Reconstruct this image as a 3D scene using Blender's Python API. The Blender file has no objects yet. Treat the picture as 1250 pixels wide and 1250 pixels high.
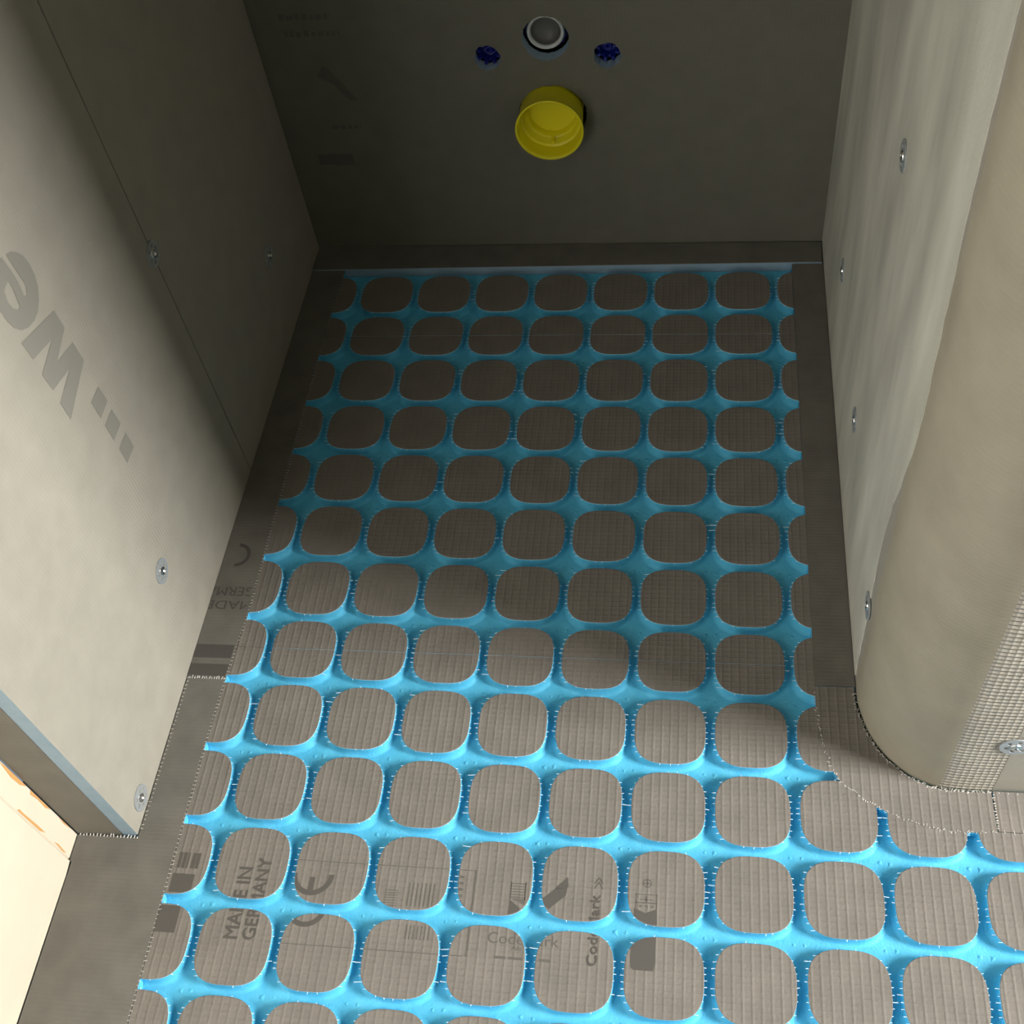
import bpy, bmesh, math, random
from mathutils import Matrix, Vector

# ------------------------------------------------------------------ camera, world, light
# All lengths below are written in decimetres (the nub pitch of the floor panels) and scaled by D to metres.
D = 0.1
scene = bpy.context.scene
col = scene.collection
rng = random.Random(7)

cam_data = bpy.data.cameras.new('camera')
cam_data.sensor_width = 36.0
cam_data.lens = 1446.898 / 1250.0 * 36.0
cam_data.clip_start = 0.02
cam = bpy.data.objects.new('camera', cam_data)
col.objects.link(cam)
R0 = Vector((0.98875481, 0.10165770, -0.10967968))
R1 = Vector((0.01607292, -0.80141036, -0.59789890))
R2 = Vector((-0.14867946, 0.58941254, -0.79403229))
mw = Matrix.Identity(4)
for i in range(3):
    mw[i][0], mw[i][1], mw[i][2] = R0[i], -R1[i], -R2[i]
mw.translation = Vector((5.20688, -14.77295, 13.68975)) * D
cam.matrix_world = mw
scene.camera = cam

world = bpy.data.worlds.new('world')
scene.world = world
world.use_nodes = True
world.node_tree.nodes['Background'].inputs[0].default_value = (0.75, 0.85, 1.0, 1)
world.node_tree.nodes['Background'].inputs[1].default_value = 0.3

# daylight: a patch of bright sky high outside, let in by the window opening in the far room wall
WIN_Y, WIN_Z, WIN_W, WIN_H, WALL_X = -15.35, 16.5, 8.9, 15.0, 32.0
ld = bpy.data.lights.new('window_daylight', 'AREA')
ld.shape = 'RECTANGLE'
ld.size, ld.size_y = 31 * D, 42 * D
ld.energy = 2700
ld.color = (1.0, 0.985, 0.955)
lo = bpy.data.objects.new('window_daylight', ld)
col.objects.link(lo)
lo.location = Vector((70, -22.5, 34)) * D
lo.rotation_euler = (Vector((32, -14.3, 15.5)) - Vector((70, -22.5, 34))).to_track_quat('-Z', 'Y').to_euler()

# weaker daylight coming in through the open doorway in the cream frame
DOOR_Y0, DOOR_Y1, DOOR_H = -22.0, -13.6, 20.5
dl = bpy.data.lights.new('doorway_daylight', 'AREA')
dl.shape = 'RECTANGLE'
dl.size, dl.size_y = DOOR_H * D, (DOOR_Y1 - DOOR_Y0) * D
dl.energy = 22
dl.color = (1.0, 0.985, 0.955)
do = bpy.data.objects.new('doorway_daylight', dl)
col.objects.link(do)
do.location = Vector((-3.45, (DOOR_Y0 + DOOR_Y1) / 2, DOOR_H / 2)) * D
do.rotation_euler = (0, math.radians(-90), 0)

vs = scene.view_settings
scene.display_settings.display_device = 'sRGB'
vs.view_transform = 'Standard'
vs.look = 'None'
vs.gamma = 1
vs.use_curve_mapping = False
vs.exposure = 0.0
scene.cycles.max_bounces = 8
scene.cycles.diffuse_bounces = 6
scene.cycles.use_denoising = True


# ------------------------------------------------------------------ materials
def base_mat(name, color, rough=0.7, metal=0.0, spec=0.3):
    m = bpy.data.materials.new(name)
    m.use_nodes = True
    nt = m.node_tree
    b = nt.nodes['Principled BSDF']
    b.inputs['Base Color'].default_value = (*color, 1)
    b.inputs['Roughness'].default_value = rough
    b.inputs['Metallic'].default_value = metal
    b.inputs['Specular IOR Level'].default_value = spec
    return m, nt, b


def N(nt, kind, **kw):
    n = nt.nodes.new(kind)
    for k, v in kw.items():
        setattr(n, k, v)
    return n


def mth(nt, op, a, b=None):
    n = N(nt, 'ShaderNodeMath', operation=op)
    for i, v in enumerate((a, b)):
        if v is None:
            continue
        if isinstance(v, (int, float)):
            n.inputs[i].default_value = v
        else:
            nt.links.new(v, n.inputs[i])
    return n.outputs[0]


def position(nt):
    g = N(nt, 'ShaderNodeNewGeometry')
    s = N(nt, 'ShaderNodeSeparateXYZ')
    nt.links.new(g.outputs['Position'], s.inputs[0])
    return g.outputs['Position'], {'x': s.outputs[0], 'y': s.outputs[1], 'z': s.outputs[2]}


def noise(nt, pos, scale, stretch=(1, 1, 1), detail=4):
    mp = N(nt, 'ShaderNodeMapping')
    mp.inputs['Scale'].default_value = stretch
    nt.links.new(pos, mp.inputs[0])
    n = N(nt, 'ShaderNodeTexNoise')
    n.inputs['Scale'].default_value = scale
    n.inputs['Detail'].default_value = detail
    nt.links.new(mp.outputs[0], n.inputs[0])
    return n.outputs[0]


def vary(nt, b, fac, c0, c1, lo=0.3, hi=0.7):
    r = N(nt, 'ShaderNodeValToRGB')
    r.color_ramp.elements[0].position = lo
    r.color_ramp.elements[1].position = hi
    r.color_ramp.elements[0].color = (*c0, 1)
    r.color_ramp.elements[1].color = (*c1, 1)
    nt.links.new(fac, r.inputs[0])
    nt.links.new(r.outputs[0], b.inputs['Base Color'])


def ridge(nt, coord, spacing_m, power):
    """narrow ridge lines every spacing_m along coord"""
    s = mth(nt, 'SINE', mth(nt, 'MULTIPLY', coord, 2 * math.pi / spacing_m))
    s = mth(nt, 'ADD', mth(nt, 'MULTIPLY', s, 0.5), 0.5)
    return mth(nt, 'POWER', s, power)


def bump(nt, b, h, dist, strength=1.0):
    n = N(nt, 'ShaderNodeBump')
    n.inputs['Distance'].default_value = dist
    n.inputs['Strength'].default_value = strength
    nt.links.new(h, n.inputs['Height'])
    nt.links.new(n.outputs[0], b.inputs['Normal'])


def board_mat(name, c, lines, var=0.1, rough=0.72, scale=25, stretch=(1, 1, 1), nbump=0.25):
    """cement coated mesh surface: lines = [(axis, spacing mm, power, height mm)]"""
    m, nt, b = base_mat(name, c, rough)
    pos, ax = position(nt)
    nz = noise(nt, pos, scale, stretch)
    vary(nt, b, nz, tuple(v * (1 - var) for v in c), tuple(min(1, v * (1 + var)) for v in c))
    fine = noise(nt, pos, 260)
    h = mth(nt, 'MULTIPLY', fine, nbump)
    for a, sp, p, hh in lines:
        h = mth(nt, 'ADD', h, mth(nt, 'MULTIPLY', ridge(nt, ax[a], sp / 1000, p), hh))
    bump(nt, b, h, 0.001)
    return m


GREY = (0.200, 0.182, 0.157)
WALLC = (0.335, 0.313, 0.260)
M = {}
M['coat'] = board_mat('grey_cement_coating', GREY, [('x', 10.6, 5, 0.40), ('y', 7.3, 4, 0.20)], 0.09, nbump=0.45)
M['strip_coat'] = board_mat('grey_strip_coating', (0.162, 0.152, 0.130), [('y', 5.3, 5, 0.13)], 0.12, nbump=0.3)
M['strip_coat_x'] = board_mat('grey_ribbed_strip_coating', GREY, [('x', 11.0, 6, 0.42), ('y', 7.3, 4, 0.18)], 0.1, nbump=0.35)
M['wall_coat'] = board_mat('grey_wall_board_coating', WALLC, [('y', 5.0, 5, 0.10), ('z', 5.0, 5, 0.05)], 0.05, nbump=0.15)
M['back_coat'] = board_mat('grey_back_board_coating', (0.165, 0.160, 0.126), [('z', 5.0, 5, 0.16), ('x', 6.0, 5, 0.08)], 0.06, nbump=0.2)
M['end_coat'] = board_mat('grey_end_board_coating', (0.22, 0.205, 0.172), [('z', 5.0, 5, 0.16)], 0.06, nbump=0.2)
M['filler'] = board_mat('pale_smeared_filler', (0.54, 0.53, 0.45), [], 0.22, scale=11, stretch=(1, 1.15, 0.3), nbump=0.35)
M['shell'] = board_mat('tan_curved_board_coating', (0.355, 0.318, 0.238), [('z', 6.0, 6, 0.16)], 0.08, scale=14, nbump=0.2)
M['waffle'] = board_mat('embossed_waffle_coating', (0.42, 0.385, 0.32), [('x', 7.2, 2.5, 0.7), ('z', 7.2, 2.5, 1.9)], 0.08, nbump=0.3)
M['plaster'] = board_mat('room_wall_plaster', (0.36, 0.35, 0.32), [], 0.04)
M['ceiling'] = board_mat('room_ceiling_plaster', (0.38, 0.37, 0.34), [], 0.04)
M['screed'] = board_mat('screed_floor', (0.18, 0.17, 0.15), [], 0.1)
M['print'] = base_mat('dark_grey_print', (0.098, 0.090, 0.079), 0.75)[0]
M['print_soft'] = base_mat('faded_grey_print', (0.125, 0.117, 0.103), 0.75)[0]
M['wall_print'] = base_mat('wall_logo_print', (0.235, 0.224, 0.190), 0.75)[0]
M['back_print'] = base_mat('back_wall_print', (0.128, 0.124, 0.098), 0.75)[0]
M['strip_print'] = base_mat('strip_print', (0.088, 0.082, 0.072), 0.75)[0]
M['rim'] = base_mat('pale_mesh_edge', (0.42, 0.68, 0.82), 0.6)[0]
M['fibre'] = base_mat('white_fibre', (0.75, 0.86, 0.9), 0.6)[0]
M['fibre_grey'] = base_mat('grey_fibre', (0.6, 0.58, 0.52), 0.6)[0]


def foam_mat(name, c, c2):
    m, nt, b = base_mat(name, c, 0.62, 0, 0.35)
    pos, ax = position(nt)
    vary(nt, b, noise(nt, pos, 60), c, c2)
    bump(nt, b, noise(nt, pos, 340, detail=2), 0.001, 0.55)
    return m


M['foam'] = foam_mat('blue_foam', (0.085, 0.465, 0.68), (0.12, 0.54, 0.76))
M['foam_pale'] = foam_mat('pale_blue_foam', (0.33, 0.46, 0.56), (0.38, 0.50, 0.60))
m, nt, b = base_mat('cream_paint', (0.66, 0.585, 0.46), 0.45)
pos, ax = position(nt)
vary(nt, b, noise(nt, pos, 12), (0.64, 0.565, 0.445), (0.68, 0.605, 0.475))
M['cream'] = m
M['wood'] = base_mat('bare_chipped_wood', (0.56, 0.30, 0.10), 0.7)[0]
M['yellow'] = base_mat('yellow_plastic', (0.82, 0.74, 0.014), 0.38, 0, 0.45)[0]
M['pipe'] = base_mat('pale_grey_plastic', (0.62, 0.64, 0.62), 0.4)[0]
M['pipe_in'] = base_mat('grey_pipe_plug', (0.13, 0.13, 0.12), 0.35)[0]
M['blue_plug'] = base_mat('dark_blue_plastic', (0.006, 0.016, 0.24), 0.35, 0, 0.5)[0]
M['dark'] = base_mat('dark_cavity', (0.03, 0.03, 0.028), 0.9)[0]
M['metal'] = base_mat('galvanised_steel', (0.50, 0.53, 0.54), 0.48, 0.6)[0]
M['screw'] = base_mat('bright_screw_steel', (0.8, 0.8, 0.78), 0.25, 1.0)[0]


# ------------------------------------------------------------------ helpers
def put(o, parent=None, label=None, cat=None, group=None, kind=None):
    if o.name not in col.objects:
        col.objects.link(o)
    if parent is not None:
        o.parent = parent
    if label:
        o['label'] = label
    if cat:
        o['category'] = cat
    if group:
        o['group'] = group
    if kind:
        o['kind'] = kind
    return o


def mesh_data(name, verts, faces, mats, fmat=None, smooth=False):
    me = bpy.data.meshes.new(name)
    me.from_pydata([(v[0] * D, v[1] * D, v[2] * D) for v in verts], [], faces)
    for k in mats:
        me.materials.append(M[k])
    if fmat:
        for p, i in zip(me.polygons, fmat):
            p.material_index = i
    if smooth:
        for p in me.polygons:
            p.use_smooth = True
    me.update()
    return me


def mesh(name, verts, faces, mats, parent=None, fmat=None, smooth=False, **kw):
    return put(bpy.data.objects.new(name, mesh_data(name, verts, faces, mats, fmat, smooth)), parent, **kw)


def empty(name, loc, **kw):
    o = bpy.data.objects.new(name, None)
    o.empty_display_size = 0.05
    o.location = Vector(loc) * D
    return put(o, **kw)


def area2(p):
    return sum(p[i][0] * p[(i + 1) % len(p)][1] - p[(i + 1) % len(p)][0] * p[i][1] for i in range(len(p)))


def prism_data(poly, z0, z1, top=0, side=1):
    if area2(poly) < 0:
        poly = poly[::-1]
    n = len(poly)
    v = [(x, y, z0) for x, y in poly] + [(x, y, z1) for x, y in poly]
    f = [list(range(n))[::-1], [i + n for i in range(n)]]
    fm = [side, top]
    for i in range(n):
        j = (i + 1) % n
        f.append([i, j, j + n, i + n])
        fm.append(side)
    return v, f, fm


def prism(name, poly, z0, z1, mats, parent=None, top=0, side=1, **kw):
    v, f, fm = prism_data(poly, z0, z1, top, side)
    if len(mats) == 1:
        fm = [0] * len(fm)
    return mesh(name, v, f, mats, parent, fm, **kw)


def box(name, x0, x1, y0, y1, z0, z1, mats, parent=None, **kw):
    return prism(name, [(x0, y0), (x1, y0), (x1, y1), (x0, y1)], z0, z1, mats, parent, 0, 0, **kw)


def spline(pts, n=8):
    """Catmull-Rom through the points"""
    out = []
    P = [pts[0]] + list(pts) + [pts[-1]]
    for i in range(1, len(P) - 2):
        p0, p1, p2, p3 = P[i - 1], P[i], P[i + 1], P[i + 2]
        for k in range(n):
            t = k / n
            out.append(tuple(0.5 * (2 * p1[c] + (p2[c] - p0[c]) * t + (2 * p0[c] - 5 * p1[c] + 4 * p2[c] - p3[c]) * t * t
                                    + (3 * p1[c] - p0[c] - 3 * p2[c] + p3[c]) * t ** 3) for c in (0, 1)))
    out.append(tuple(pts[-1]))
    return out


def offset_path(path, d):
    out = []
    for i, p in enumerate(path):
        a, c = path[max(i - 1, 0)], path[min(i + 1, len(path) - 1)]
        dx, dy = c[0] - a[0], c[1] - a[1]
        l = math.hypot(dx, dy)
        out.append((p[0] - dy / l * d, p[1] + dx / l * d))
    return out


def clip_half(poly, a, b, c):
    """keep a*x + b*y <= c"""
    out = []
    for i in range(len(poly)):
        p, q = poly[i], poly[(i + 1) % len(poly)]
        dp, dq = a * p[0] + b * p[1] - c, a * q[0] + b * q[1] - c
        if dp <= 0:
            out.append(p)
        if (dp < 0 < dq) or (dq < 0 < dp):
            t = dp / (dp - dq)
            out.append((p[0] + (q[0] - p[0]) * t, p[1] + (q[1] - p[1]) * t))
    return out


def clip_convex(poly, conv):
    if area2(conv) < 0:
        conv = conv[::-1]
    for i in range(len(conv)):
        p, q = conv[i], conv[(i + 1) % len(conv)]
        a, b = q[1] - p[1], -(q[0] - p[0])
        poly = clip_half(poly, a, b, a * p[0] + b * p[1])
        if len(poly) < 3:
            return []
    return poly


def inside(p, poly):
    r = False
    for i in range(len(poly)):
        a, c = poly[i], poly[i - 1]
        if (a[1] > p[1]) != (c[1] > p[1]) and p[0] < (c[0] - a[0]) * (p[1] - a[1]) / (c[1] - a[1]) + a[0]:
            r = not r
    return r


def text_tris(text, bold=0.0):
    """triangles of a word, fitted into the unit square"""
    cu = bpy.data.curves.new('word', 'FONT')
    cu.body = text
    cu.offset = bold
    cu.resolution_u = 4
    ob = bpy.data.objects.new('word', cu)
    col.objects.link(ob)
    bpy.context.view_layer.update()
    me = bpy.data.meshes.new_from_object(ob.evaluated_get(bpy.context.evaluated_depsgraph_get()))
    me.calc_loop_triangles()
    vs_ = [(v.co.x, v.co.y) for v in me.vertices]
    tr = [[vs_[i] for i in t.vertices] for t in me.loop_triangles]
    bpy.data.objects.remove(ob)
    bpy.data.curves.remove(cu)
    bpy.data.meshes.remove(me)
    x0, x1 = min(v[0] for v in vs_), max(v[0] for v in vs_)
    y0, y1 = min(v[1] for v in vs_), max(v[1] for v in vs_)
    return [[((x - x0) / (x1 - x0), (y - y0) / (y1 - y0)) for x, y in t] for t in tr]


def place(tris, org, u, v):
    return [[(org[0] + u[0] * a + v[0] * b, org[1] + u[1] * a + v[1] * b) for a, b in t] for t in tris]


def quad(x0, y0, x1, y1):
    return [[(x0, y0), (x1, y0), (x1, y1), (x0, y1)]]


def arc_band(cx, cy, r0, r1, a0, a1, n=14):
    out = []
    for i in range(n):
        a, c = math.radians(a0 + (a1 - a0) * i / n), math.radians(a0 + (a1 - a0) * (i + 1) / n)
        out.append([(cx + r0 * math.cos(a), cy + r0 * math.sin(a)), (cx + r1 * math.cos(a), cy + r1 * math.sin(a)),
                    (cx + r1 * math.cos(c), cy + r1 * math.sin(c)), (cx + r0 * math.cos(c), cy + r0 * math.sin(c))])
    return out


def flat_polys(name, polys, to3d, mat, parent, **kw):
    v, f = [], []
    for p in polys:
        if len(p) < 3:
            continue
        f.append(list(range(len(v), len(v) + len(p))))
        v += [to3d(q) for q in p]
    if not f:
        return None
    return mesh(name, v, f, [mat], parent, **kw)


def lathe(name, prof, mats, parent, seg=40, smooth=True, fm=None, axis='y', ctr=(0, 0, 0), **kw):
    """profile [(radius, along)] turned about -y through ctr"""
    v, f, fmat = [], [], []
    n = len(prof)
    for i in range(seg):
        a = 2 * math.pi * i / seg
        for r, t in prof:
            v.append((ctr[0] + r * math.cos(a), ctr[1] - t, ctr[2] + r * math.sin(a)))
    for i in range(seg):
        j = (i + 1) % seg
        for k in range(n - 1):
            f.append([i * n + k, i * n + k + 1, j * n + k + 1, j * n + k])
            fmat.append(fm[k] if fm else 0)
    o = mesh(name, v, f, mats, parent, fmat, smooth, **kw)
    bm = bmesh.new()
    bm.from_mesh(o.data)
    bmesh.ops.remove_doubles(bm, verts=bm.verts, dist=1e-6)
    bmesh.ops.recalc_face_normals(bm, faces=bm.faces)
    bm.to_mesh(o.data)
    bm.free()
    return o


def holed_plate(name, outer, holes, thick, mats, parent, **kw):
    """flat plate in local x/y with holes, extruded to +-thick/2; material 0 on the faces, 1 in the cut edges"""
    cu = bpy.data.curves.new('outline', 'CURVE')
    cu.dimensions = '2D'
    cu.fill_mode = 'BOTH'
    cu.extrude = thick / 2 * D
    for pl in [outer] + holes:
        s = cu.splines.new('POLY')
        s.points.add(len(pl) - 1)
        for p, q in zip(s.points, pl):
            p.co = (q[0] * D, q[1] * D, 0, 1)
        s.use_cyclic_u = True
    ob = bpy.data.objects.new('outline', cu)
    col.objects.link(ob)
    bpy.context.view_layer.update()
    me = bpy.data.meshes.new_from_object(ob.evaluated_get(bpy.context.evaluated_depsgraph_get()))
    bpy.data.objects.remove(ob)
    me.name = name
    me.materials.clear()
    for k in mats:
        me.materials.append(M[k])
    for p in me.polygons:
        p.material_index = 0 if abs(p.normal.z) > 0.9 or len(mats) == 1 else 1
        p.use_smooth = False
    return put(bpy.data.objects.new(name, me), parent, **kw)


def circle(cx, cy, r, n=40, ry=None, ph=0, rag=0.0):
    return [(cx + (r + rng.uniform(-rag, rag)) * math.cos(ph + 2 * math.pi * i / n),
             cy + ((ry or r) + rng.uniform(-rag, rag)) * math.sin(ph + 2 * math.pi * i / n)) for i in range(n)]


class Hairs:
    """short glass-fibre ends: thin four-sided spikes collected into one object"""
    def __init__(self):
        self.v, self.f = [], []

    def add(self, p, d, length, w=0.006, dz=0.0):
        l = math.hypot(*d)
        dx, dy = d[0] / l, d[1] / l
        nx, ny = -dy * w / 2, dx * w / 2
        k = len(self.v)
        x, y, z = p
        ex, ey, ez = x + dx * length, y + dy * length, z + dz
        h = w * 0.5
        self.v += [(x + nx, y + ny, z), (x - nx, y - ny, z), (ex - nx, ey - ny, ez), (ex + nx, ey + ny, ez),
                   (x, y, z + h), (ex, ey, ez + h)]
        self.f += [[k, k + 3, k + 2, k + 1], [k, k + 4, k + 5, k + 3], [k + 1, k + 2, k + 5, k + 4],
                   [k, k + 1, k + 4], [k + 3, k + 5, k + 2]]

    def build(self, name, mat, parent, **kw):
        return mesh(name, self.v, self.f, [mat], parent, kind='stuff', **kw)


# ------------------------------------------------------------------ the room
H = 25.0
GD = 0.15            # groove depth
TH = 0.24            # panel thickness
box('floor', -3.5, WALL_X + 1, -37, 2.4, -TH - 1.0, -TH, ['screed'], kind='structure')
box('ceiling', -3.5, WALL_X + 1, -37, 2.4, H, H + 0.8, ['ceiling'], kind='structure')
box('wall_front', -3.5, WALL_X + 1, -37, -36, -TH, H, ['plaster'], kind='structure')
# right-hand room wall with its window opening
wo = holed_plate('wall_window', [(-36, -TH), (-8.6, -TH), (-8.6, H), (-36, H)],
                 [[(WIN_Y - WIN_W / 2, WIN_Z - WIN_H / 2), (WIN_Y + WIN_W / 2, WIN_Z - WIN_H / 2),
                   (WIN_Y + WIN_W / 2, WIN_Z + WIN_H / 2), (WIN_Y - WIN_W / 2, WIN_Z + WIN_H / 2)]],
                 0.8, ['plaster', 'plaster'], None, kind='structure')
wo.matrix_world = Matrix(((0, 0, 1, (WALL_X + 0.8) * D), (1, 0, 0, 0), (0, 1, 0, 0), (0, 0, 0, 1)))

# left niche wall: stud core, two boards, a board over its end
LA, LB = Vector((-1.457, 1.24)), Vector((-1.574, -9.735))


def wl(y):            # x of the left wall face at y
    return LA.x + (LB.x - LA.x) * (LA.y - y) / (LA.y - LB.y)


wall_left = box('wall_left', -2.34, -1.80, -9.55, 1.2, -TH, H, ['plaster'], kind='structure')
SEAM = -3.875
GAP = 0.012
for y0, y1 in ((1.22, SEAM + GAP), (SEAM - GAP, -9.735)):
    prism('board', [(wl(y0), y0), (wl(y0) - 0.2, y0), (wl(y1) - 0.2, y1), (wl(y1), y1)], -TH, H, ['foam_pale', 'wall_coat', 'foam_pale'],
          wall_left, 0, 1)
# the cut end of the near board is bare foam
nb = [o for o in wall_left.children][-1]
for p in nb.data.polygons:
    if p.normal.y < -0.9:
        p.material_index = 2
prism('end_board', [(-1.785, -9.735), (-1.785, -9.56), (-2.36, -9.58), (-2.36, -9.765)], -TH, H, ['end_coat'], wall_left)


def on_left(q, lift=0.004):        # (y, z) on the left wall -> 3D
    return (wl(q[0]) + lift, q[0], q[1])


# big logo on the near board: three squares and bold lower-case letters running up the wall
W_ = [(-6.102, 5.48), (-6.091, 5.213), (-6.473, 5.09), (-6.094, 4.992), (-6.077, 4.696), (-6.775, 4.484), (-6.781, 4.762),
      (-6.357, 4.857), (-6.769, 4.955), (-6.793, 5.218), (-6.371, 5.315), (-6.785, 5.439), (-6.806, 5.701)]
E_ = [(-6.311, 6.445), (-6.231, 6.406), (-6.156, 6.333), (-6.103, 6.24), (-6.077, 6.123), (-6.085, 5.981), (-6.133, 5.852),
      (-6.224, 5.755), (-6.331, 5.691), (-6.455, 5.676), (-6.59, 5.707), (-6.705, 5.779), (-6.777, 5.883), (-6.816, 6.011),
      (-6.822, 6.161), (-6.80, 6.316), (-6.71, 6.443), (-6.571, 6.496), (-6.40, 6.48),
      (-6.374, 6.263), (-6.369, 6.133), (-6.401, 5.971), (-6.357, 5.938), (-6.294, 6.017), (-6.305, 6.185), (-6.325, 6.44)]
EYE = [(-6.50, 6.26), (-6.49, 6.14), (-6.52, 6.03), (-6.539, 5.955), (-6.585, 5.958), (-6.641, 6.02), (-6.66, 6.129), (-6.62, 6.24)]


def tess(poly, holes=()):
    from mathutils.geometry import tessellate_polygon
    loops = [[Vector((a, b, 0)) for a, b in poly]] + [[Vector((a, b, 0)) for a, b in h] for h in holes]
    flat = [q for l in loops for q in l]
    return [[(flat[i].x, flat[i].y) for i in t] for t in tessellate_polygon(loops)]


letters = [tess(W_), tess(E_, [EYE[::-1]]),
           # the letters d and i reach out of the picture
           arc_band(-6.45, 6.98, 0.17, 0.375, 0, 360, 28) + quad(-7.05, 7.30, -6.08, 7.47),
           quad(-6.8, 7.58, -6.08, 7.79) + quad(-7.08, 7.58, -6.9, 7.79)]
for lt in letters:
    flat_polys('printed_letter', lt, on_left, 'wall_print', wall_left, label='bold grey printed letter')
for dd in ([(-6.083, 4.271), (-6.065, 4.013), (-6.325, 3.993), (-6.335, 4.273)],
           [(-6.077, 3.875), (-6.06, 3.6), (-6.324, 3.598), (-6.33, 3.87)],
           [(-6.06, 3.434), (-6.06, 3.168), (-6.318, 3.173), (-6.318, 3.438)]):
    flat_polys('printed_dot', [dd], on_left, 'wall_print', wall_left, label='square grey printed dot')

# back wall with cut-outs for the connections
BA, BB = Vector((-1.457, 1.24)), Vector((7.334, 1.159))
ang = math.atan2(BB.y - BA.y, BB.x - BA.x)


def yb(x):
    return BA.y + (BB.y - BA.y) * (x - BA.x) / (BB.x - BA.x)


wall_back = box('wall_back', -2.3, 8.2, 2.0, 2.4, -TH, H, ['dark'], kind='structure')
TB = 0.2
holes = [circle(2.979, 3.915, 0.35, 48, 0.355, rag=0.008), circle(2.069, 3.63, 0.206, 32, rag=0.012), circle(3.879, 3.606, 0.204, 32, rag=0.012),
         circle(2.985, 2.60, 0.535, 56, 0.53, rag=0.01)]
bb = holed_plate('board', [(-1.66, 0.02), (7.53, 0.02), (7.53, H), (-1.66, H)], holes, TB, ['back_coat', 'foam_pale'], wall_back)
mid = Vector((0, yb(0), 0))
bb.matrix_world = Matrix.Translation(Vector((0, yb(0) + TB / 2, 0)) * D) @ Matrix.Rotation(ang, 4, 'Z') @ Matrix.Rotation(math.radians(90), 4, 'X')
bb.parent = wall_back
bb.matrix_parent_inverse = wall_back.matrix_world.inverted()


def on_back(q, lift=0.004):
    return (q[0], yb(q[0]) - lift, q[1])


marks = []
for i, (x0, x1, z0) in enumerate(((-1.0, -0.2, 4.37), (-0.98, -0.12, 4.10), (-0.62, -0.14, 2.46))):
    x = x0
    while x < x1:
        w = rng.uniform(0.05, 0.12)
        marks += quad(x, z0, min(x + w, x1), z0 + rng.uniform(0.07, 0.11))
        x += w + 0.035
marks += [[(-0.66, 3.42), (-0.5, 3.62), (-0.38, 3.46), (-0.08, 2.98), (-0.22, 2.98), (-0.42, 3.28)]]
marks += quad(-1.0, 1.78, -0.40, 1.98) + quad(-0.72, 1.76, -0.40, 1.78)
flat_polys('printed_mark', marks, on_back, 'back_print', wall_back, label='faint dark print on the back board', kind='stuff')

# right niche wall: flat board under smeared filler, curved corner board, waffle band, flat return board
RX0, RX1 = 7.334, 7.316
wall_right = prism('wall_right', [(7.6, 1.3), (7.6, -7.2), (8.6, -8.2), (WALL_X + 1, -8.25), (WALL_X + 1, 1.3)], -TH, H, ['plaster'], kind='structure')


def wr(y):
    return RX0 + (RX1 - RX0) * (1.159 - y) / (1.159 + 7.2)


prism('board', [(wr(1.17), 1.17), (wr(-7.19), -7.19), (wr(-7.19) + 0.2, -7.19), (wr(1.17) + 0.2, 1.17)], -TH, H, ['wall_coat'], wall_right)
Rp = [(wr(-7.19), -7.19), (7.325, -7.5), (7.415, -7.856), (7.56, -8.13), (7.765, -8.355), (7.98, -8.495), (8.189, -8.565), (8.45, -8.585), (8.773, -8.585)]
arc = spline(Rp, 6)
iw = min(range(len(arc)), key=lambda i: abs(arc[i][0] - 8.189))


def wall_sheet(name, path, thick, z0, z1, mats, parent, smooth=True):
    back = offset_path(path, thick)
    o = prism(name, path + back[::-1], z0, z1, mats, parent)
    if smooth:
        for p in o.data.polygons:
            p.use_smooth = abs(p.normal.z) < 0.5
        o.data.set_sharp_from_angle(angle=math.radians(35))
    return o


wall_sheet('curved_board', arc[:iw + 1], 0.2, -TH, H, ['shell'], wall_right)
wall_sheet('waffle_band', arc[iw:], 0.2, -TH, H, ['waffle'], wall_right)
prism('board', [(8.79, -8.565), (8.79, -8.4), (WALL_X, -8.4), (WALL_X, -8.565)], -TH, H, ['wall_coat'], wall_right)
# filler coat with a ragged near edge
edge = []
z = 0.03
while z < H:
    yy = -7.17 + 0.10 * math.sin(z * 0.9 + 0.6) + 0.28 * math.exp(-((z - 3.0) / 1.3) ** 2) + rng.uniform(-0.02, 0.02)
    edge.append((yy, z))
    z += 0.16
edge.append((-7.1, H))
fpoly = [(1.15, 0.03)] + edge + [(1.15, H)]
v, f, fm = prism_data(fpoly, 0, 0.012)
v = [(wr(a) - t, a, b_) for a, b_, t in v]
mesh('filler_coat', v, f, ['filler'], wall_right)

# left room wall beyond the niche
dw = holed_plate('wall_door', [(-36, -TH), (-9.76, -TH), (-9.76, H), (-36, H)],
                 [[(DOOR_Y0, 0.02), (DOOR_Y1, 0.02), (DOOR_Y1, DOOR_H), (DOOR_Y0, DOOR_H)]], 0.9, ['plaster', 'plaster'], None, kind='structure')
dw.matrix_world = Matrix(((0, 0, 1, -2.85 * D), (1, 0, 0, 0), (0, 1, 0, 0), (0, 0, 0, 1)))


# ------------------------------------------------------------------ floor heating panels with nubs
A_N, EXPN = 0.442, 2.95


def squircle(a=A_N, n=48):
    out = []
    for i in range(n):
        t = 2 * math.pi * (i + 0.5) / n
        c, s = math.cos(t), math.sin(t)
        out.append((a * math.copysign(abs(c) ** (2 / EXPN), c), a * math.copysign(abs(s) ** (2 / EXPN), s)))
    # even the spacing a little
    return out


BASE = squircle()


def nrm(p):
    gx = math.copysign(abs(p[0] / A_N) ** (EXPN - 1), p[0])
    gy = math.copysign(abs(p[1] / A_N) ** (EXPN - 1), p[1])
    l = math.hypot(gx, gy) or 1
    return gx / l, gy / l


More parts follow.
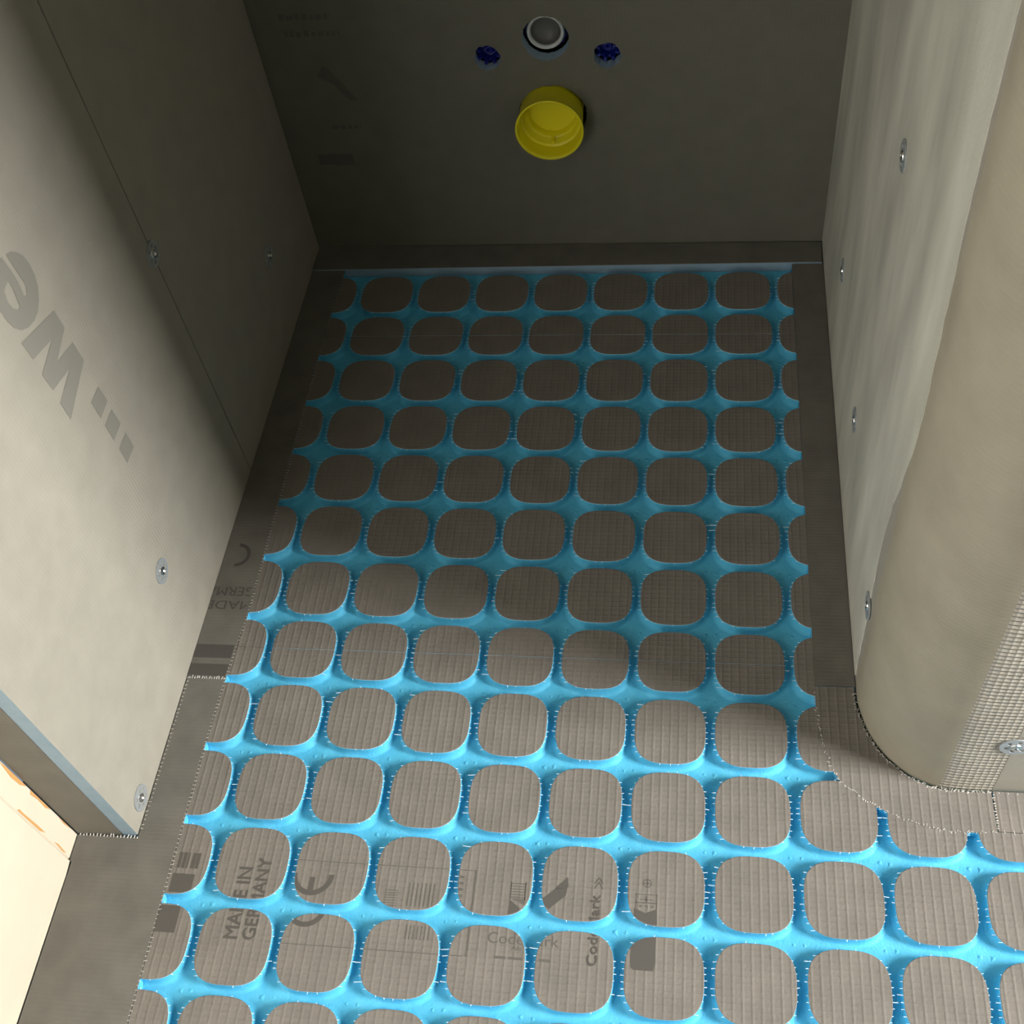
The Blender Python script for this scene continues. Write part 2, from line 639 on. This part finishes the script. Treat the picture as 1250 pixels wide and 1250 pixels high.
def on_rim(p):
    return abs(abs(p[0] / A_N) ** EXPN + abs(p[1] / A_N) ** EXPN - 1) < 0.03


PROFILE = [(-0.014, 0.0), (-0.06, 0.0), (-0.10, 0.005), (-0.128, 0.014), (-0.144, 0.028), (-0.1497, 0.05)]


def nub_meshes(pts):
    """foam core and coating cap for an outline (local coordinates)"""
    if area2(pts) < 0:
        pts = pts[::-1]
    n = len(pts)
    offs = []
    for i, p in enumerate(pts):
        if on_rim(p):
            o = nrm(p)
            for q in (pts[i - 1], pts[(i + 1) % n]):
                if not on_rim(q) and math.hypot(q[0] - p[0], q[1] - p[1]) > 1e-4:
                    tx, ty = p[0] - q[0], p[1] - q[1]
                    l = math.hypot(tx, ty)
                    k = (o[0] * tx + o[1] * ty) / l
                    o = (tx / l * k, ty / l * k)
            offs.append(o)
        else:
            offs.append((0, 0))
    v, f = [], []
    for z, d in PROFILE:
        v += [(p[0] + o[0] * d, p[1] + o[1] * d, z) for p, o in zip(pts, offs)]
    for k in range(len(PROFILE) - 1):
        for i in range(n):
            j = (i + 1) % n
            f.append([k * n + i, (k + 1) * n + i, (k + 1) * n + j, k * n + j])
    f.append(list(range(n)))
    core = mesh_data('nub', v, f, ['foam'], smooth=True)
    core.set_sharp_from_angle(angle=math.radians(40))
    cx, cy = sum(p[0] for p in pts) / n, sum(p[1] for p in pts) / n
    ins = [(p[0] - (p[0] - cx) * 0.014, p[1] - (p[1] - cy) * 0.014) for p in pts]
    v = [(p[0], p[1], -0.014) for p in pts] + [(p[0], p[1], -0.004) for p in pts] + [(p[0], p[1], 0) for p in ins]
    f = [list(range(2 * n, 3 * n))]
    for k in range(2):
        for i in range(n):
            j = (i + 1) % n
            f.append([k * n + i, k * n + j, (k + 1) * n + j, (k + 1) * n + i])
    cap = mesh_data('coating', v, f, ['coat', 'rim'], [0] + [1 if on_rim(pts[i]) and on_rim(pts[(i + 1) % n]) else 0 for i in range(n)] + [0] * n)
    return core, cap


STRIP_L = [(0.62, -0.86), (-0.445, -0.90), (-1.45, -0.92), (-6.5, -0.925), (-7.49, -0.99), (-8.47, -1.02), (-13.0, -1.025)]


def sl(y):
    for (y0, x0), (y1, x1) in zip(STRIP_L, STRIP_L[1:]):
        if y <= y0 and y >= y1:
            return x0 + (x1 - x0) * (y0 - y) / (y0 - y1)
    return STRIP_L[0][1] if y > 0.6 else STRIP_L[-1][1]


XRS = 6.81
OUT = spline([(XRS, -7.0), (6.803, -7.28), (6.83, -7.884), (6.994, -8.475), (7.22, -8.70), (7.487, -8.885), (7.978, -9.075), (8.384, -9.12), (8.776, -9.10)], 6)
S_POLY = OUT + [(14, -9.10), (14, -6.9), (XRS, -6.9)]


def cut_by_region(poly, S):
    """poly minus S when S cuts one run off the outline"""
    ins = [inside(p, S) for p in poly]
    if not any(ins):
        return poly
    if all(ins):
        return []
    n = len(poly)
    k = next(i for i in range(n) if ins[i] and not ins[i - 1])
    poly = poly[k:] + poly[:k]
    ins = ins[k:] + ins[:k]
    m_ = next(i for i in range(n) if not ins[i])          # 0..m_-1 are inside S

    def cross(p, q):                                      # p inside, q outside
        a, b_ = p, q
        for _ in range(24):
            c = ((a[0] + b_[0]) / 2, (a[1] + b_[1]) / 2)
            if inside(c, S):
                a = c
            else:
                b_ = c
        return b_
    first, last = cross(poly[0], poly[-1]), cross(poly[m_ - 1], poly[m_])
    keep = poly[m_:]
    mids = [q for q in OUT if inside(q, poly)]
    mids.sort(key=lambda q: (q[0] - first[0]) ** 2 + (q[1] - first[1]) ** 2)
    return keep + [first] + mids + [last]


PG = 'floor heating panels laid in the niche'
panels = []
CORE, CAP = nub_meshes(BASE)
nubs = []             # (object, polygon in world dm)
SEAMG = 0.004
for (y1, y0, rows, lab) in ((0.62, -1.0, (0, 1), 'blue nubbed foam heating panel at the dark back wall'),
                            (-1.0, -7.0, (1, 2, 3, 4, 5, 6, 7), 'blue nubbed foam heating panel in the middle of the niche, mostly shaded'),
                            (-7.0, -13.0, (7, 8, 9, 10, 11, 12, 13), 'sunlit blue nubbed foam heating panel in front with printed text')):
    pan = empty('nubbed_panel', (3, (y0 + y1) / 2, -TH), label=lab, cat='foam panel', group=PG)
    off = pan.location / D
    xr = 10.52 if y0 < -12 else 7.3
    panels.append((pan, off))
    # groove floor with small moulding marks at the crossings
    xl = -1.42
    ya_, yb_ = y1 - SEAMG * .5, y0 + SEAMG * .5
    left = [(sl(y) + .003, y) for y in [ya_] + [q[0] for q in STRIP_L if yb_ < q[0] < ya_] + [yb_]]
    if y0 < -12:
        right = [(xr, yb_), (xr, -9.103)] + [(p[0] - .002, p[1] - .003) for p in OUT[::-1] if p[1] < ya_] + [(XRS - .003, ya_)]
    else:
        right = [(XRS - .003, yb_), (XRS - .003, ya_)]
    base_poly = left + right
    v, f, fm = prism_data(base_poly, -TH, -GD)
    for i in range(-1, 11):
        for r in range(0, 13):
            for sx in (-0.062, 0.062):
                cx, cy = i + 0.5 + sx + rng.uniform(-.01, .01), -r - 0.5 + rng.uniform(-.012, .012)
                if not (y0 + .1 < cy < y1 - .1) or not inside((cx + .08, cy + .05), base_poly) or not inside((cx - .08, cy), base_poly):
                    continue
                k = len(v)
                s = rng.uniform(0.6, 1.05)
                sg = 1 if sx > 0 else -1
                v += [(cx - .026 * s * sg, cy - .04 * s, -GD), (cx + .03 * s * sg, cy - .02 * s, -GD), (cx + .03 * s * sg, cy + .025 * s, -GD),
                      (cx - .026 * s * sg, cy + .04 * s, -GD), (cx - .002, cy, -GD + .014 * s)]
                f += [[k, k + 1, k + 4], [k + 1, k + 2, k + 4], [k + 2, k + 3, k + 4], [k + 3, k, k + 4]]
    v = [(a - off.x, b_ - off.y, c - off.z) for a, b_, c in v]
    mesh('groove_base', v, f, ['foam'], pan)
    hairs = Hairs()
    for r in rows:
        for c in range(-1, 11):
            if c > 7 and r < 9:
                continue
            if c == 7 and r < 8 and r >= 0:
                pass
            cut = False
            poly = [(c + p[0], -r + p[1]) for p in BASE]
            n0 = len(poly)
            if r in (1, 7, 13):
                if abs(-r - y0) < .01:
                    poly = clip_half(poly, 0, -1, -(y0 + SEAMG / 2))
                if abs(-r - y1) < .01:
                    poly = clip_half(poly, 0, 1, y1 - SEAMG / 2)
                cut = True
            if c == -1:
                ya, yb_ = -r + .5, -r - .5
                xa, xb = sl(ya), sl(yb_)
                # keep to the right of the strip edge
                nx, ny = -(ya - yb_), (xa - xb)
                poly = clip_half(poly, nx, ny, nx * (xa + .006) + ny * ya)
                cut = True
            if c == 7 and r <= 7:
                poly = clip_half(poly, 1, 0, XRS - .006)
                cut = True
            elif c >= 7 and r in (8, 9):
                if any(inside(p, S_POLY) for p in poly):
                    poly = cut_by_region(poly, S_POLY)
                    cut = True
            if len(poly) < 3 or abs(area2(poly)) < 0.01:
                continue
            if cut:
                core, cap = nub_meshes([(p[0] - c, p[1] + r) for p in poly])
            else:
                core, cap = CORE, CAP
            nb_ = put(bpy.data.objects.new('nub', core), pan)
            nb_.location = (Vector((c, -r, 0)) - off) * D
            put(bpy.data.objects.new('coating', cap), nb_)
            nubs.append((nb_, poly, c, r))
            # fibre ends along the sides
            for sx in (-1, 1):
                for k in range(-5, 6):
                    yy = k * 0.072 + rng.uniform(-.006, .006)
                    if abs(yy) > .37 or rng.random() < 0.08:
                        continue
                    xx = sx * A_N * (1 - abs(yy / A_N) ** EXPN) ** (1 / EXPN)
                    w_ = (c + xx, -r + yy)
                    if not inside((c + xx * .97, -r + yy), poly):
                        continue
                    L = rng.uniform(.022, .055) if sx < 0 else rng.uniform(.012, .035)
                    if rng.random() < .12:
                        L *= 2
                    hairs.add((w_[0] - off.x - sx * .004, w_[1] - off.y, -.010 - off.z), (sx, rng.uniform(-.12, .12)), L, 0.0075, rng.uniform(-.012, .004))
            for sy in (-1, 1):
                for k in range(-2, 3):
                    xx = k * 0.106 + rng.uniform(-.02, .02)
                    if rng.random() < .55:
                        continue
                    yy = sy * A_N * (1 - abs(xx / A_N) ** EXPN) ** (1 / EXPN)
                    if not inside((c + xx, -r + yy * .97), poly):
                        continue
                    hairs.add((c + xx - off.x, -r + yy - off.y - sy * .004, -.010 - off.z), (rng.uniform(-.3, .3), sy), rng.uniform(.008, .028), 0.007, rng.uniform(-.012, .004))
    hairs.build('fibre_ends', 'fibre', pan, label='short white glass fibre ends')

# print on the nub tops
pr, pr2, pr3, soft = [], [], [], []
for k, lst in enumerate((pr, pr2, pr3)):          # heavier strokes: the word repeated a hair apart
    d_ = (k - 1) * 0.005
    lst += place(text_tris('MADE IN', .0), (0.022 + d_, -10.915 + d_), (0, 0.85), (-0.165, 0))
    lst += place(text_tris('GERMANY', .0), (0.237 + d_, -10.915 + d_), (0, 0.98), (-0.158, 0))
    lst += place(text_tris('CodeMark', .0), (4.245 + d_, -10.93 + d_), (0, 0.80), (-0.11, 0))
pr += arc_band(0.788, -10.09, 0.20, 0.262, 180, 360, 18) + quad(0.757, -10.288, 0.819, -10.13)
pr += arc_band(0.788, -10.475, 0.19, 0.25, 180, 360, 18)
for k in range(5):
    x = -0.95 + k * 0.058
    pr += quad(x, -10.12, x + (0.042 if k != 2 else 0.022), -9.925)
pr += quad(-0.97, -10.42, -0.69, -10.19) + quad(-1.05, -10.90, -0.76, -10.58)
for (x0, y0_, x1, y1_) in ((0.45, -9.936, 2.765, -9.926), (0.45, -10.932, 2.715, -10.922), (2.752, -10.93, 2.764, -9.93)):
    soft += quad(x0, y0_, x1, y1_)
for k in range(7):
    soft += quad(1.98 + k * .05, -10.40, 1.992 + k * .05, -10.12)
    soft += quad(1.70, -10.22 - k * .03, 1.86, -10.23 - k * .03)
    soft += quad(2.02 + k * .045, -10.78, 2.03 + k * .045, -10.62)
for k in range(5):
    soft += quad(2.58, -10.0 - .075 * k, 2.63, -10.03 - .075 * k)
soft += place(text_tris('CodeMark', .0), (2.99, -10.755), (0.82, 0), (0, 0.125))
soft += place(text_tris('Ab', .0), (3.27, -10.82), (0.11, 0), (0, .05))
for x0, x1 in ((3.08, 3.22), (3.25, 3.40), (3.44, 3.52), (3.6, 3.72)):
    soft += quad(x0, -10.925, x1, -10.895)
for k in range(6):
    soft += quad(3.197, -10.06 - k * .032, 3.375, -10.048 - k * .032)
soft += quad(3.193, -10.245, 3.205, -10.03) + quad(3.365, -10.245, 3.377, -10.03)
soft += [[(3.205, -10.228), (3.375, -10.228), (3.375, -10.30)]]
pr += [[(3.20, -10.25), (3.325, -10.34), (3.31, -10.45), (3.19, -10.45)]]
pr += [[(3.856, -9.935), (3.872, -10.06), (3.71, -10.09)], [(3.72, -10.085), (3.858, -10.06), (3.85, -10.155), (3.70, -10.29), (3.60, -10.19)],
       [(3.60, -10.19), (3.70, -10.29), (3.66, -10.33), (3.55, -10.235)]]
for k in range(2):
    y_ = -10.06 + k * .055
    pr += [[(4.175, y_), (4.225, y_ + .07), (4.225, y_ + .09), (4.175, y_ + .02)], [(4.275, y_), (4.225, y_ + .07), (4.225, y_ + .09), (4.275, y_ + .02)]]
soft += arc_band(4.785, -9.955, .042, .052, 0, 360, 16) + quad(4.74, -9.96, 4.83, -9.95) + quad(4.78, -10.0, 4.79, -9.91)
for (x0, y0_, x1, y1_) in ((4.655, -10.09, 4.905, -10.08), (4.655, -10.25, 4.665, -10.08), (4.895, -10.25, 4.905, -10.08), (4.70, -10.15, 4.86, -10.14), (4.66, -10.19, 4.9, -10.175),
                           (4.77, -10.17, 4.785, -10.1), (4.70, -10.235, 4.735, -10.21), (4.765, -10.235, 4.80, -10.21), (4.83, -10.235, 4.865, -10.21)):
    soft += quad(x0, y0_, x1, y1_)
pr += [[(4.644, -10.25), (4.769, -10.30), (4.769, -10.46), (4.644, -10.46)], [(4.769, -10.30), (4.902, -10.25), (4.908, -10.46), (4.769, -10.46)]]
pr += quad(4.625, -10.84, 4.90, -10.54) + [[(4.625, -10.84), (4.90, -10.84), (4.88, -10.94), (4.66, -10.94), (4.63, -10.91)]]
for nb_, poly, c, r in nubs:
    if r not in (10, 11) or c > 5:
        continue
    conv = [(c + (p[0] - c) * .985, -r + (p[1] + r) * .985) for p in poly]
    for polys, mk, zz in ((pr, 'print', .0025), (pr2, 'print', .0032), (pr3, 'print', .0039), (soft, 'print_soft', .0025)):
        cl = [clip_convex(p if area2(p) > 0 else p[::-1], conv) for p in polys]
        cl = [p for p in cl if len(p) > 2]
        flat_polys('printed_mark', cl, lambda q: (q[0] - c, q[1] + r, zz), mk, nb_, kind='stuff')

# ------------------------------------------------------------------ border strips
SG = 'grey border strips around the nubbed floor'


def strip(poly, z1, coat, label, extra=None):
    cx, cy = sum(p[0] for p in poly) / len(poly), sum(p[1] for p in poly) / len(poly)
    e = empty('border_strip', (cx, cy, -TH), label=label, cat='board strip', group=SG)
    loc = [(p[0] - cx, p[1] - cy) for p in poly]
    prism('foam_core', loc, 0.0, TH + z1 - .014, ['foam' if coat != 'strip_back' else 'foam_pale'], e)
    prism('coating', loc, TH + z1 - .014, TH + z1, [coat if coat != 'strip_back' else 'strip_coat'], e)
    return e, cx, cy


def sub(y0, y1):
    ys = [y0] + [y for y, _ in STRIP_L if y1 < y < y0] + [y1]
    return [(sl(y), y) for y in ys]


e1, ax_, ay_ = strip(sub(0.615, -7.485) + [(wl(-7.485) + .006, -7.485), (wl(.615) + .006, .615)], 0, 'strip_coat', 'long dark grey strip with upside-down print beside the logo wall')
e2, bx_, by_ = strip(sub(-7.497, -13.0) + [(-2.325, -13.0), (-2.325, -10.13), (-2.355, -10.12), (-2.355, -9.782), (wl(-9.75) + .016, -9.772), (wl(-7.497) + .016, -7.497)], 0, 'strip_coat',
                     'widest grey strip, lying beside the cream door frame')
e3, _, _ = strip([(wl(.63) + .006, .63), (wr(.63) - .03, .64), (wr(1.15) - .03, yb(7.3) - .02), (wl(1.2) + .02, yb(-1.4) - .02)], 0.026, 'strip_back',
                 'raised dark strip along the foot of the back wall')
e4, _, _ = strip([(XRS, .615), (wr(.6) - .012, .615), (wr(-7.19) - .012, -7.272), (XRS - .005, -7.272)], 0, 'strip_coat', 'long dark grey strip along the filler-smeared wall')
o_in = [p for p in arc if p[1] < -7.29]
o_in = offset_path(o_in, -0.035)
o_out = [p for p in OUT if p[1] < -7.285]
e5, cx5, cy5 = strip([(6.804, -7.284)] + o_out + [(8.768, -8.625)] + o_in[::-1][1:] + [(7.29, -7.284)], 0, 'strip_coat_x', 'curved grey strip bent around the rounded corner')
e6, cx6, cy6 = strip([(8.788, -8.60), (14, -8.60), (14, -9.095), (8.788, -9.095)], 0, 'strip_coat_x', 'straight grey strip joined to the curved strip at a dotted white seam')

# print on the left strip, upside down as on the board it was cut from
sp = place(text_tris('MADE IN', .0), (-0.90, -6.265), (-1.0, 0), (0, -0.14))
sp += place(text_tris('GERMANY', .0), (-0.90, -6.03), (-1.05, 0), (0, -0.15))
sp += arc_band(-1.33, -5.475, 0.15, 0.205, -90, 90, 16)
sp += quad(-1.55, -7.19, -0.9, -6.98) + quad(-1.55, -7.47, -0.9, -7.285)
clipper = [(-0.94, -5.0), (-1.0, -7.48), (wl(-7.48) + .01, -7.48), (wl(-5) + .01, -5.0)]
sp = [clip_convex(p if area2(p) > 0 else p[::-1], clipper) for p in sp]
flat_polys('printed_mark', [p for p in sp if len(p) > 2], lambda q: (q[0] - ax_, q[1] - ay_, TH + .0025), 'strip_print', e1, kind='stuff')

# fibre ends along the strip edges
h1, h2, h5, h6 = Hairs(), Hairs(), Hairs(), Hairs()
y = 0.5
while y > -12.9:
    h, ox, oy = (h1, ax_, ay_) if y > -7.49 else (h2, bx_, by_)
    h.add((sl(y) - .012 - ox, y - oy, TH + .001), (1, rng.uniform(-.3, .3)), rng.uniform(.015, .045), .009)
    y -= 0.055 if y < -2 else 0.08
y = -7.5
while y > -9.72:
    h2.add((wl(y) + .05 - bx_, y - by_, TH + .002), (-1, rng.uniform(-.3, .3)), rng.uniform(.015, .05), .010)
    y -= 0.06
x = -1.56
while x > -2.33:
    h2.add((x - bx_, -9.79 - by_, TH + .002), (rng.uniform(-.4, .4), 1), rng.uniform(.02, .05), .013)
    x -= 0.045
x = -1.01
while x > -1.5:
    h2.add((x - bx_, -7.515 - by_, TH + .001), (rng.uniform(-.4, .4), 1), rng.uniform(.02, .05), .012)
    x -= 0.035
for path, ins_, st in ((o_out, 1, 1), (o_in, 1, 1)):
    for i, p in enumerate(path[:-1]):
        q = path[i + 1]
        for t in (0.2, 0.7):
            h5.add((p[0] + (q[0] - p[0]) * t - cx5, p[1] + (q[1] - p[1]) * t - cy5, TH + .001), (rng.uniform(-1, 1), rng.uniform(-1, 1)), rng.uniform(.015, .04), .009)
y = -8.64
while y > -9.08:
    h6.add((8.80 - cx6, y - cy6, TH + .001), (-1, rng.uniform(-.4, .4)), rng.uniform(.015, .035), .012)
    y -= .035
for k in range(14):
    h6.add((8.85 + .105 * k - cx6, -9.07 - cy6, TH + .001), (0.1, -1), rng.uniform(.02, .06), .01)
    h6.add((8.85 + .105 * k - cx6, -8.63 - cy6, TH + .001), (0.1, 1), rng.uniform(.01, .03), .01)
for h, e in ((h1, e1), (h2, e2), (h5, e5), (h6, e6)):
    h.build('fibre_ends', 'fibre_grey', e)

# ------------------------------------------------------------------ door frame at lower left
df = empty('door_1', (-2.37, -10.4, 0.005), label='cream painted door frame with chipped edges', kind='structure')


def rel(o, vv):
    return [(a - o.location.x / D, b_ - o.location.y / D, c - o.location.z / D) for a, b_, c in vv]


def frame_part(name, poly, mat, z0=0.006, z1=21.0):
    v, f, fm = prism_data(poly, z0, z1)
    return mesh(name, rel(df, v), f, [mat], df)


sb = frame_part('stop_bead', [(-2.365, -9.785), (-2.365, -10.085), (-2.38, -10.10), (-2.40, -10.10), (-2.40, -9.785)], 'cream')
frame_part('jamb', [(-2.40, -10.105), (-2.375, -10.11), (-2.345, -10.125), (-2.335, -10.30), (-2.345, -13.4), (-2.40, -13.4)], 'cream')
for ch in ([(-9.795, 2.16), (-9.788, 1.97), (-9.788, 1.71), (-9.788, 1.48), (-9.83, 1.61), (-9.84, 1.84), (-9.81, 2.08)],
           [(-9.788, 1.37), (-9.788, 1.21), (-9.788, 0.81), (-9.82, 0.92), (-9.81, 1.14), (-9.83, 1.34)],
           [(-9.788, 0.57), (-9.788, 0.21), (-9.805, 0.39)],
           [(-10.055, 1.45), (-10.06, 1.33), (-10.05, 0.94), (-10.055, 0.74), (-10.083, 0.87), (-10.083, 1.19), (-10.083, 1.49)],
           [(-10.065, 0.48), (-10.05, 0.37), (-10.07, 0.12), (-10.083, 0.2)],
           [(-9.788, 3.1), (-9.788, 2.5), (-9.82, 2.7), (-9.83, 2.95)], [(-9.788, 4.6), (-9.788, 3.7), (-9.825, 4.0), (-9.83, 4.4)]):
    v, f, fm = prism_data(ch, 0, 0.004)
    mesh('paint_chip', rel(df, [(-2.365 + t, a, b_) for a, b_, t in v]), f, ['wood'], sb)

# ------------------------------------------------------------------ pipe connections in the back wall
yw = yb(3.0)
t = empty('drain_cap', (2.96, yw + .3, 2.61), label='yellow open drain pipe cap sticking out of the back wall', cat='pipe cap')
lathe('sleeve', [(0.485, -0.1), (0.497, 0.3), (0.512, 0.66), (0.532, 0.70), (0.532, 0.715), (0.50, 0.715), (0.488, 0.66), (0.465, 0.42)], ['yellow'], t, 64)
lathe('inner_step', [(0.478, 0.46), (0.44, 0.45), (0.425, 0.44), (0.42, 0.32), (0.385, 0.315), (0.372, 0.30), (0.366, 0.18)], ['yellow'], t, 64)
lathe('floor_disc', [(0.395, 0.19), (0.25, 0.18), (0.12, 0.185), (0.0, 0.185)], ['yellow'], t, 48)
v, f, fm = prism_data([(-0.02, -0.435), (0.02, -0.435), (0.02, -0.37), (-0.02, -0.37)], 0, 0.14)
mesh('rib', [(a, -0.31 - c, b_) for a, b_, c in v], f, ['yellow'], t)

t = empty('flush_pipe', (2.962, yw + .8, 3.905), label='pale grey round flush pipe end between the two blue plugs', cat='pipe')
lathe('tube', [(0.27, -0.1), (0.278, 0.56), (0.285, 0.60), (0.27, 0.625), (0.245, 0.625), (0.226, 0.59), (0.222, 0.2)], ['pipe'], t, 48)
lathe('inner_plug', [(0.224, 0.585), (0.205, 0.53), (0.17, 0.50), (0.08, 0.475), (0.0, 0.47)], ['pipe_in'], t, 40)
v, f = [], []
n = 44
for i in range(n):           # dark blue toothed collar
    a = 2 * math.pi * i / n
    r1 = 0.335 if i % 2 else 0.312
    for r, yy in ((0.287, -0.52), (r1, -0.52), (r1, -0.42), (0.287, -0.42)):
        v.append((r * math.cos(a), yy, r * math.sin(a)))
for i in range(n):
    j = (i + 1) % n
    for k in range(4):
        f.append([i * 4 + k, i * 4 + (k + 1) % 4, j * 4 + (k + 1) % 4, j * 4 + k])
mesh('toothed_collar', v, f, ['blue_plug'], t)

for x, z, lab in ((2.069, 3.625, 'dark blue toothed plug left of the grey flush pipe'),
                  (3.879, 3.612, 'dark blue toothed plug right of the grey flush pipe')):
    t = empty('mounting_plug', (x, yb(x) + .80, z), label=lab, cat='wall plug', group='blue plugs in the back wall')
    v, f = [], []
    n = 32
    ring = []
    for i in range(n):
        a = 2 * math.pi * i / n
        big = (i // 2) % 2
        ro, hz = (0.186, -0.68) if big else (0.16, -0.60)
        for r, yy in ((0.05, -0.50), (0.11, -0.52), (0.125, hz), (ro, hz), (ro, -0.2)):
            v.append((r * math.cos(a), yy + rng.uniform(-.01, .01), r * math.sin(a)))
    for i in range(n):
        j = (i + 1) % n
        for k in range(4):
            f.append([i * 5 + k, i * 5 + k + 1, j * 5 + k + 1, j * 5 + k])
    mesh('toothed_ring', v, f, ['blue_plug'], t)
    lathe('centre_socket', [(0.055, -.1), (0.058, 0.58), (0.035, 0.58), (0.03, 0.50), (0.0, 0.50)], ['blue_plug'], t, 20)

# ------------------------------------------------------------------ fixing washers
def washer_proto():
    hs = [circle(0.105 * math.cos(k * math.pi / 3), 0.105 * math.sin(k * math.pi / 3), 0.027, 10) for k in range(6)]
    return holed_plate('plate', circle(0, 0, 0.172, 36), hs, 0.014, ['metal', 'metal'], None)


pl = washer_proto()
sv, sf = [], []
prof = [(0.062, 0.006), (0.058, 0.018), (0.035, 0.024), (0.022, 0.010), (0.0, 0.008)]
for i in range(16):
    a = 2 * math.pi * i / 16
    for r, hgt in prof:
        sv.append((r * math.cos(a), r * math.sin(a), hgt))
for i in range(16):
    j = (i + 1) % 16
    for k in range(4):
        sf.append([i * 5 + k, j * 5 + k, j * 5 + k + 1, i * 5 + k + 1])
screw_me = mesh_data('screw', sv, sf, ['screw'])
LEFT = Matrix(((0, 0, 1), (1, 0, 0), (0, 1, 0)))
RIGHT = Matrix(((0, 0, -1), (-1, 0, 0), (0, 1, 0)))
FRONT = Matrix(((1, 0, 0), (0, 0, -1), (0, 1, 0)))
first = True
for (x, y, z, rot, spin, lab) in (
        (wl(-3.88) + .008, -3.881, 4.32, LEFT, .2, 'round metal washer on the board seam of the logo wall'),
        (wl(-.8) + .008, -0.805, 1.6, LEFT, .5, 'dim round washer on the logo wall by the dark back corner'),
        (wl(-6.8) + .008, -6.811, 1.56, LEFT, 1.57, 'shiny perforated washer on the brightly lit wall below the logo dots'),
        (wl(-9.34) + .008, -9.345, 0.23, LEFT, 1.2, 'perforated washer at the bottom corner of the logo wall by its blue edge'),
        (wr(-4.3) - .02, -4.30, 5.80, RIGHT, 1.57, 'grey washer highest up on the filler-smeared wall'),
        (wr(-1.5) - .02, -1.50, 1.75, RIGHT, .3, 'faint washer on the filler-smeared wall next to the back corner'),
        (wr(-4.25) - .02, -4.25, 1.65, RIGHT, 1.57, 'grey washer low in the middle of the filler-smeared wall'),
        (wr(-7.08) - .02, -6.98, 1.45, RIGHT, 1.57, 'grey washer low on the filler-smeared wall where the rounded corner begins'),
        (8.79, -8.598, 1.185, FRONT, .3, 'bright perforated washer at the edge of the embossed waffle band')):
    e = empty('fixing_washer', (x, y, z), label=lab, cat='washer', group='perforated fixing washers')
    e.rotation_euler = (rot @ Matrix.Rotation(spin, 3, 'Z')).to_euler()
    p = pl if first else put(bpy.data.objects.new('plate', pl.data))
    p.parent = e
    put(bpy.data.objects.new('screw', screw_me), e)
    first = False
